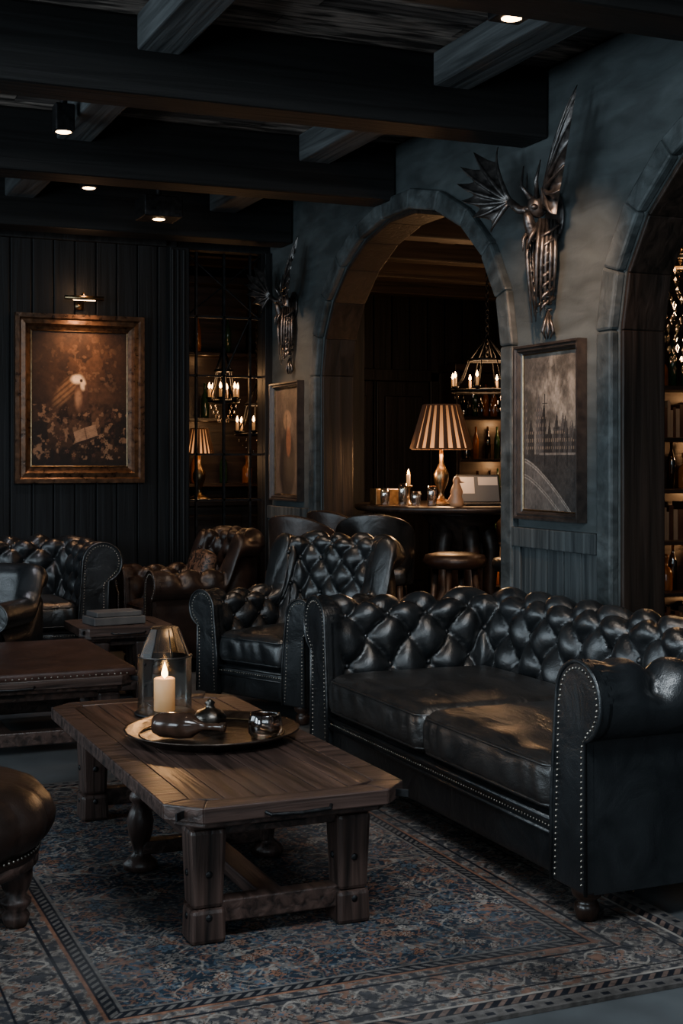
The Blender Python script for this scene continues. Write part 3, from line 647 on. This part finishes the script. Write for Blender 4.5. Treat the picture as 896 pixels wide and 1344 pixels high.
# ---------------------------------------------------------------- ceiling spotlights
def spot_fix(loc,tgts,e=60,size=.2,ang=56):
    root=empty('ceiling_spotlight',loc)
    Geo().box(-size/2,size/2,-size/2,size/2,.0,.14).obj('housing',IRON,root,bevel=.008)
    Geo().lathe([(0,.14),(.02,.14),(.02,ZC-loc[2]),(0,ZC-loc[2])]).obj('stem',IRON,root)
    Geo().lathe([(0,-.003),(.035,-.003),(.04,-.001),(.04,.004)],seg=20).obj('lamp_disc',BULB,root)
    for i,t in enumerate(tgts):
        aimed('spot_%d'%i,'SPOT',(0,0,-.02),tuple(Vector(t)-Vector(loc)),e,(1,.58,.34),angle=ang,blend=1.,parent=root,r=.04)
spot_fix((2.40,8.75,3.0),[(3.6,9.4,1.85)],260,.26,46)
spot_fix((2.67,4.60,3.12),[(3.6,5.90,1.95)],430,.14,46)
spot_fix((1.42,7.02,3.10),[(1.3,7.2,.4)],14,.10)
spot_fix((1.89,8.55,3.13),[(2.3,8.9,.6)],14,.10)

# ---------------------------------------------------------------- bar room
def lamp(name,loc,rs=.2,hs=.30,hb=.42,e=14):
    root=empty(name,loc)
    Geo().lathe([(0,0),(.09,0),(.095,.012),(.06,.03),(.025,.05),(.018,.09),(.03,.12),(.05,.17),(.055,.22),(.03,.27),(.014,.30),(.012,hb+.05),(0,hb+.05)],seg=24).obj('base',BRASS,root,smooth=True)
    m=bpy.data.materials.new('lampshade_fabric'); m.use_nodes=True; nt=m.node_tree; b=nt.nodes['Principled BSDF']; b.inputs['Base Color'].default_value=(.20,.10,.05,1); b.inputs['Roughness'].default_value=.9
    b.inputs['Emission Color'].default_value=(1,.38,.12,1)
    tc=nt.nodes.new('ShaderNodeTexCoord'); sp=nt.nodes.new('ShaderNodeSeparateXYZ'); nt.links.new(tc.outputs['Object'],sp.inputs[0]); mr=nt.nodes.new('ShaderNodeMapRange')
    mr.inputs[1].default_value=hb-.02; mr.inputs[2].default_value=hb+hs; mr.inputs[3].default_value=1.25; mr.inputs[4].default_value=.22; nt.links.new(sp.outputs[2],mr.inputs[0]); nt.links.new(mr.outputs[0],b.inputs['Emission Strength'])
    t=.58
    Geo().lathe([(rs,hb-.02),(rs*t,hb-.02+hs)],seg=96,mod=lambda a,z:1+.02*math.cos(24*a)).obj('shade',m,root,smooth=True)
    g=Geo()
    for i in range(20):
        a=2*pi*i/20; g.tube([(rs*1.03*math.cos(a),rs*1.03*math.sin(a),hb-.02),(rs*t*1.04*math.cos(a),rs*t*1.04*math.sin(a),hb-.02+hs)],[.017*rs/.2,.011*rs/.2],6)
    for rr,z in ((rs*1.02,hb-.02),(rs*t*1.02,hb-.02+hs)): g.tube([(rr*math.cos(2*pi*i/40),rr*math.sin(2*pi*i/40),z) for i in range(40)],.006,6,True)
    g.obj('shade_ribs',CLOTH,root,smooth=True)
    point('lamp_bulb',(0,0,hb-.05),e,(1,.55,.25),.05,root)
    return root
TBL=(4.75,8.9)
bt=empty('bar_table',(*TBL,0))
Geo().lathe([(0,1.03),(.70,1.03),(.78,1.04),(.80,1.055),(.80,1.075),(.785,1.085),(0,1.085)],seg=64).obj('top',DARKW,bt,smooth=True)
g=Geo()
for a in (R(200),R(260),R(20),R(120),R(320)):
    c,s=math.cos(a),math.sin(a); g.tube([(.15*c,.15*s,1.03),(.22*c,.22*s,.75),(.2*c,.2*s,.45),(.38*c,.38*s,.15),(.5*c,.5*s,.03)],[.07,.06,.05,.045,.05],10)
g.lathe([(0,.1),(.12,.1),(.14,.2),(.1,.4),(.12,.8),(.3,1.0),(.3,1.03),(0,1.03)],seg=24); g.obj('pedestal',DARKW,bt,smooth=True)
lamp('table_lamp',(4.42,8.60,1.086),.205,.31,.42,34)
lp=empty('laptop',(4.68,8.45,1.086),R(-12))
g=Geo().box(-.16,.16,-.11,.11,0,.015); g.obj('keyboard_base',IRON,lp,bevel=.003)
g=Geo()
for i in range(12):
    for j in range(5): g.box(-.14+i*.0235,-.121+i*.0235,-.03+j*.024,-.012+j*.024,.0152,.018)
g.obj('keys',M('key_plastic',(.03,.03,.03),rough=.5),lp)
o=Geo().box(-.16,.16,-.005,.005,0,.21).obj('lid',IRON,lp,bevel=.003); o.location=(0,.11,.012); o.rotation_euler=(R(-14),0,0)
o=Geo().box(-.15,.15,-.0065,-.0052,.012,.2).obj('screen',emis('laptop_screen',(.05,.055,.06),.3),lp); o.location=(0,.11,.012); o.rotation_euler=(R(-14),0,0)
o=Geo().box(-.145,-.03,-.0072,-.0066,.07,.19).box(.0,.145,-.0072,-.0066,.13,.19).obj('screen_windows',emis('laptop_windows',(.32,.29,.26),.25),lp); o.location=(0,.11,.012); o.rotation_euler=(R(-14),0,0)
cd=empty('candle_stand',(4.20,8.68,1.086)); Geo().lathe([(0,0),(.05,0),(.05,.008),(.012,.02),(.012,.12),(.03,.13),(.03,.14),(0,.14)]).obj('stand',BRASS,cd,smooth=True); candle(cd,0,0,.14,.014,.08,.026,5)
g=Geo()
for x,y,h in ((4.12,8.60,.16),(4.05,8.75,.12),(4.18,8.52,.1),(4.28,8.47,.14)):
    g.lathe([(.028,0),(.033,.01),(.035,h*.7),(.03,h),(.027,h),(.03,h*.7),(.028,.015),(0,.012),(0,0)],(x,y,1.086),14)
g.obj('drinking_glasses',CRYSTAL,smooth=True)
g=Geo(); g.box(4.02,4.20,8.84,8.95,1.086,1.20); g.obj('menu_box',BRASS,bevel=.004)
g=Geo(); g.lathe([(0,0),(.045,0),(.05,.03),(.035,.07),(.045,.10),(.03,.14),(.022,.16),(.028,.18),(.015,.205),(0,.21)],(0,0,0),18); g.tube([(.02,0,.17),(.05,-.02,.165)],[.012,.002],6).tube([(0,.02,.09),(-.03,.08,.03)],[.025,.004],6)
g.obj('ceramic_bird',M('cream_ceramic',(.32,.17,.09),(.45,.26,.14),rough=.4),loc=(4.40,8.33,1.086),smooth=True)
fp=empty('potted_fern',(5.10,8.66,1.086)); Geo().lathe([(0,0),(.05,0),(.07,.1),(.065,.1),(.0,.09)]).obj('pot',BRASS,fp,smooth=True)
g=Geo()
for i in range(30):
    a=random.uniform(0,2*pi); l=random.uniform(.1,.2); w=.014
    d=Vector((math.cos(a),math.sin(a),0)); n=Vector((-d.y,d.x,0)); V=[]
    for k in range(6):
        u=k/5; p=d*l*u+Vector((0,0,.1+.30*u-.18*u*u)); ww=w*math.sin(pi*min(.98,u+.12)); V+=[p-n*ww,p+n*ww]
    g.add(V,[(2*k,2*k+1,2*k+3,2*k+2) for k in range(5)])
g.obj('fronds',M('fern_green',(.04,.08,.03),(.09,.14,.06),rough=.5),fp,smooth=True)
def stool(loc,mat=LEATHER):
    r=empty('bar_stool',loc)
    Geo().lathe([(0,.70),(.17,.70),(.20,.715),(.21,.75),(.195,.785),(.12,.80),(0,.803)],seg=32).obj('seat',mat,r,smooth=True)
    g=Geo()
    for k in range(4):
        a=pi/4+k*pi/2; c,s=math.cos(a),math.sin(a); g.tube([(.13*c,.13*s,.71),(.2*c,.2*s,0)],[.022,.018],8)
    g.tube([(.17*math.cos(2*pi*i/24),.17*math.sin(2*pi*i/24),.25) for i in range(24)],.01,6,True); g.obj('legs',DARKW,r,smooth=True)
stool((4.16,7.90,0),LEATHER_B); stool((4.42,7.45,0)); 
def barchair(loc,rot,mat=LEATHER):
    r=empty('leather_bar_chair',loc,rot)
    rbox(.44,.42,.12,.045,10,.015,(0,0,.66)).obj('seat',mat,r,smooth=True)
    V=[]; nu=26; nz=12
    for i in range(nu):
        a=R(-10)+R(200)*i/(nu-1); t=math.sin(min(max((a),0),pi)); top=.86+.20*max(0,t)**.5
        for j in range(nz):
            z=.6+(top-.6)*j/(nz-1); rr=.215+.05*(z-.6); V.append((rr*math.cos(a),rr*math.sin(a)*.95,z))
    o=mesh_obj('curved_back',V,gfaces(nu,nz),mat,r,smooth=True); sm=o.modifiers.new('s','SOLIDIFY'); sm.thickness=.065; sm.offset=0; bv=o.modifiers.new('b','BEVEL'); bv.width=.025; bv.segments=4
    g=Geo()
    for sx in (-1,1):
        for sy in (-1,1): g.tube([(sx*.17,sy*.16,.62),(sx*.2,sy*.19,0)],[.022,.015],8)
    for sx in (-1,1): g.tube([(sx*.185,-.175,.25),(sx*.185,.175,.25)],.01)
    g.obj('legs',DARKW,r,smooth=True)
barchair((3.20,8.06,0),R(120),LEATHER_B); barchair((3.72,8.72,0),R(110),LEATHER_B); barchair((3.68,8.10,0),R(150))
def chandelier(name,loc,r=.28,n=8,crystal=False,e=10,ztop=ZC):
    root=empty(name,loc); g=Geo(); gf=Geo(); gc=Geo(); gx=Geo()
    for zz,rr in ((0,r),(.25,r*.55)):
        g.tube([(rr*math.cos(2*pi*i/40),rr*math.sin(2*pi*i/40),zz) for i in range(40)],.012,8,True)
    k=0
    z=.25
    while z<ztop-loc[2]-.03:
        g.tube([(.014*math.cos(2*pi*i/8)*(k%2)+0,.014*math.cos(2*pi*i/8)*((k+1)%2),z+.02+.022*math.sin(2*pi*i/8)) for i in range(8)],.005,5,True); z+=.034; k+=1
    for i in range(n):
        a=2*pi*i/n; c,s=math.cos(a),math.sin(a)
        g.tube([(r*c,r*s,0),(r*.75*c,r*.75*s,.10),(r*.55*c,r*.55*s,.25),(0,0,.45)],.006,6)
        g.lathe([(0,0),(.025,.01),(.03,.025),(0,.025)],(r*c,r*s,.01),10)
        gc.lathe([(0,0),(.012,0),(.012,.07),(0,.072)],(r*c,r*s,.03),8)
        gf.lathe([(0,0),(.010,.010),(.012,.020),(.006,.040),(0,.055)],(r*c,r*s,.102),8)
    if crystal:
        for q in range(11):
            rr=r*(1-q*.075)*.95; zq=-.02-q*.055
            m=max(6,int(22*(1-q*.07)))
            for i in range(m):
                a=2*pi*i/m+q*.2; gx.lathe([(0,-.028),(.012,0),(0,.02)],(rr*math.cos(a)*.9,rr*math.sin(a)*.9,zq),4)
        gx.obj('crystals',CRYSTAL,root)
        for zz in (-.25,-.45): point('inner_bulb_%d'%int(-zz*100),(0,0,zz),6,(1,.6,.3),.04,root)
    else:
        for q in range(4):
            m=10
            for i in range(m):
                a=2*pi*i/m; rr=r*(.9-.18*q); gx.lathe([(0,-.025),(.007,0),(0,.015)],(rr*math.cos(a),rr*math.sin(a),-.04-.035*q),4)
        gx.obj('drops',CRYSTAL,root)
    g.obj('iron_frame',BRASS if crystal else IRON,root,smooth=True); gc.obj('candles',WAX,root,smooth=True); gf.obj('flames',FLAME,root,smooth=True)
    point('chandelier_light',(0,0,.18),e,(1,.55,.25),r*.7,root); return root
chandelier('candle_chandelier',(5.36,9.62,1.96),.29,8,False,28)
chandelier('crystal_chandelier',(4.50,5.95,2.46),.22,8,True,12)
BP=[[(0,0),(.035,0),(.038,.02),(.038,.17),(.03,.2),(.013,.23),(.012,.29),(.015,.295),(.015,.31),(0,.31)],[(0,0),(.045,0),(.048,.01),(.046,.13),(.03,.16),(.014,.175),(.014,.22),(.02,.225),(.02,.25),(0,.26)],[(0,0),(.03,0),(.03,.2),(.02,.24),(.011,.27),(.011,.33),(0,.335)]]
BM=[BOTTLE,M('green_bottle',(.01,.03,.015),(.02,.05,.025),rough=.1,bump=0.),M('amber_bottle',(.15,.05,.01),(.3,.1,.02),rough=.12,bump=0.)]
def shelf(name,loc,rot,W,H,levels,books=False,e=6,d=.3,sp=1.):
    root=empty(name,loc,rot); g=Geo(); g.box(-W/2,W/2,0,.03,0,H).box(-W/2-.04,-W/2,-d,.03,0,H).box(W/2,W/2+.04,-d,.03,0,H).box(-W/2-.07,W/2+.07,-d-.03,.03,H,H+.07)
    zs=[.1+(H-.15)*i/levels for i in range(levels)]
    for z in zs: g.box(-W/2,W/2,-d,0,z,z+.03)
    g.obj('carcass',DARKW,root,bevel=.004)
    gs=[Geo() for _ in BM]; bk=[Geo(),Geo(),Geo()]
    for li,z in enumerate(zs):
        x=-W/2+.05
        if books and li%2==0:
            while x<W/2-.06:
                w=random.uniform(.02,.045); h=random.uniform(.18,.27); bk[random.randrange(3)].box(x,x+w-.002,-.2,-.03,z+.03,z+.03+h); x+=w
        else:
            while x<W/2-.05:
                k=random.randrange(3); gs[k].lathe(BP[random.randrange(3)],(x,-.12+random.uniform(-.04,.04),z+.03),12); x+=random.uniform(.09,.14)*sp
    for k,gg in enumerate(gs):
        if gg.v: gg.obj('bottles_%d'%(k+1),BM[k],root,smooth=True)
    for k,gg in enumerate(bk):
        if gg.v: gg.obj('books_%d'%(k+1),[LEATHER_R,M('tan_book',(.08,.05,.03),(.15,.10,.06)),M('cream_book',(.18,.14,.10),(.25,.20,.15))][k],root)
    for i,z in enumerate(zs[1:]): point('shelf_light_%d'%i,(0,-d+.02,z-.03),e,(1,.5,.2),.03,root)
shelf('back_bar_shelf',(7.05,12.34,0),0,1.3,2.3,5,e=5)
shelf('bookshelf',(6.3,8.05,0),0,1.3,2.3,6,books=True,e=3)
ct=empty('console_cabinet',(3.45,11.2,0)); g=Geo(); g.box(-.8,.8,-.35,.35,.1,1.02).box(-.84,.84,-.38,.38,1.02,1.07)  # cabinet added inside the niche that replaces the mirror
for x in (-.78,.7): g.box(x,x+.08,-.33,-.25,0,.1).box(x,x+.08,.25,.33,0,.1)
g.obj('cabinet',DARKW,ct,bevel=.01); g=Geo()
for x in (-.55,0,.55): g.box(x-.24,x+.24,-.37,-.35,.18,.95)
g.obj('doors',DARKW,ct,bevel=.01)
lamp('table_lamp',(3.36,10.98,1.071),.12,.22,.40,6)  # stands in for the bar lamp reflected in the mirror
chandelier('candle_chandelier',(3.80,10.75,1.62),.18,6,False,6)  # stands in for a chandelier reflection in the mirror
chandelier('candle_chandelier',(3.42,10.50,1.88),.12,6,False,5)  # second stand-in for a reflected chandelier
shelf('bottle_shelf',(3.6,11.76,1.07),0,1.2,1.9,3,e=.5,d=.2,sp=2.2)
g=Geo()
for y in (10.3,10.8,11.3): g.box(2.6,4.3,y,y+.12,3.1,ZC)
g.obj('beam_mirror_niche',BB)  # stands in for ceiling beams reflected in the mirror
gl=Geo()
for x in (3.02,3.24,3.45): gl.box(x-.008,x+.008,YB+.03,YB+.06,.02,2.99)
for z in (1.1,1.45,2.05,2.5): gl.box(NX0+.002,NX1-.002,YB+.03,YB+.06,z-.008,z+.008)
for z0,x0,x1,z1 in ((2.5,NX0+.01,NX1-.01,2.98),(2.5,NX1-.01,NX0+.01,2.98),(2.05,3.24,3.45,2.5)): gl.tube([(x0,YB+.045,z0),(x1,YB+.045,z1)],.007,6)
gl.obj('iron_lattice_screen',IRON)

# ---------------------------------------------------------------- lighting
w=bpy.data.worlds.new('w'); bpy.context.scene.world=w; w.use_nodes=True; w.node_tree.nodes['Background'].inputs[0].default_value=(.50,.60,.68,1); w.node_tree.nodes['Background'].inputs[1].default_value=.16
cool=(.74,.89,1)
for k,i in enumerate((1,3,5)):
    aimed('window_light_%d'%(k+1),'AREA',(-3.42,(ys[i]+ys[i+1])/2,1.8),(0,(ys[i]+ys[i+1])/2,1.9),(110,130,50)[k],cool,1.9,1.7)
aimed('fill_light_behind','AREA',(-.5,-2.0,2.4),(2.0,5,.8),42,cool,2.5,1.4)  # unseen cool fill area added behind the camera
aimed('sofa_highlight_fill','AREA',(1.2,2.1,3.0),(2.6,4.9,.4),110,(.84,.93,1),1.2,.8)  # area light added out of view to put highlights on the sofa tops
aimed('downlight_table','SPOT',(1.6,4.3,3.2),(1.6,4.4,0),62,(1,.70,.48),angle=80,blend=1,r=.06)
aimed('downlight_sofa','SPOT',(2.5,3.6,3.2),(2.8,5.0,.4),110,(1,.84,.7),angle=64,blend=1,r=.3)
aimed('downlight_armchairs','SPOT',(2.3,6.9,3.15),(2.7,7.6,.4),100,(1,.76,.56),angle=80,blend=1,r=.1)
aimed('downlight_far_sofa','SPOT',(1.2,8.0,3.15),(1.3,8.9,.5),90,(.9,.9,1),angle=80,blend=1,r=.1)
point('bar_room_fill',(5.6,8.0,2.3),26,(1,.6,.34),.15)  # added fill point lifting the bar room ambient and lighting beam undersides

cam=bpy.data.cameras.new('camera'); co=bpy.data.objects.new('camera',cam); bpy.context.collection.objects.link(co)
co.location=(0,0,1.4); co.rotation_euler=(pi/2,0,R(-23)); cam.sensor_fit='HORIZONTAL'; cam.sensor_width=36; cam.lens=36*1782/896; cam.shift_y=-67/896; cam.clip_end=60
bpy.context.scene.camera=co
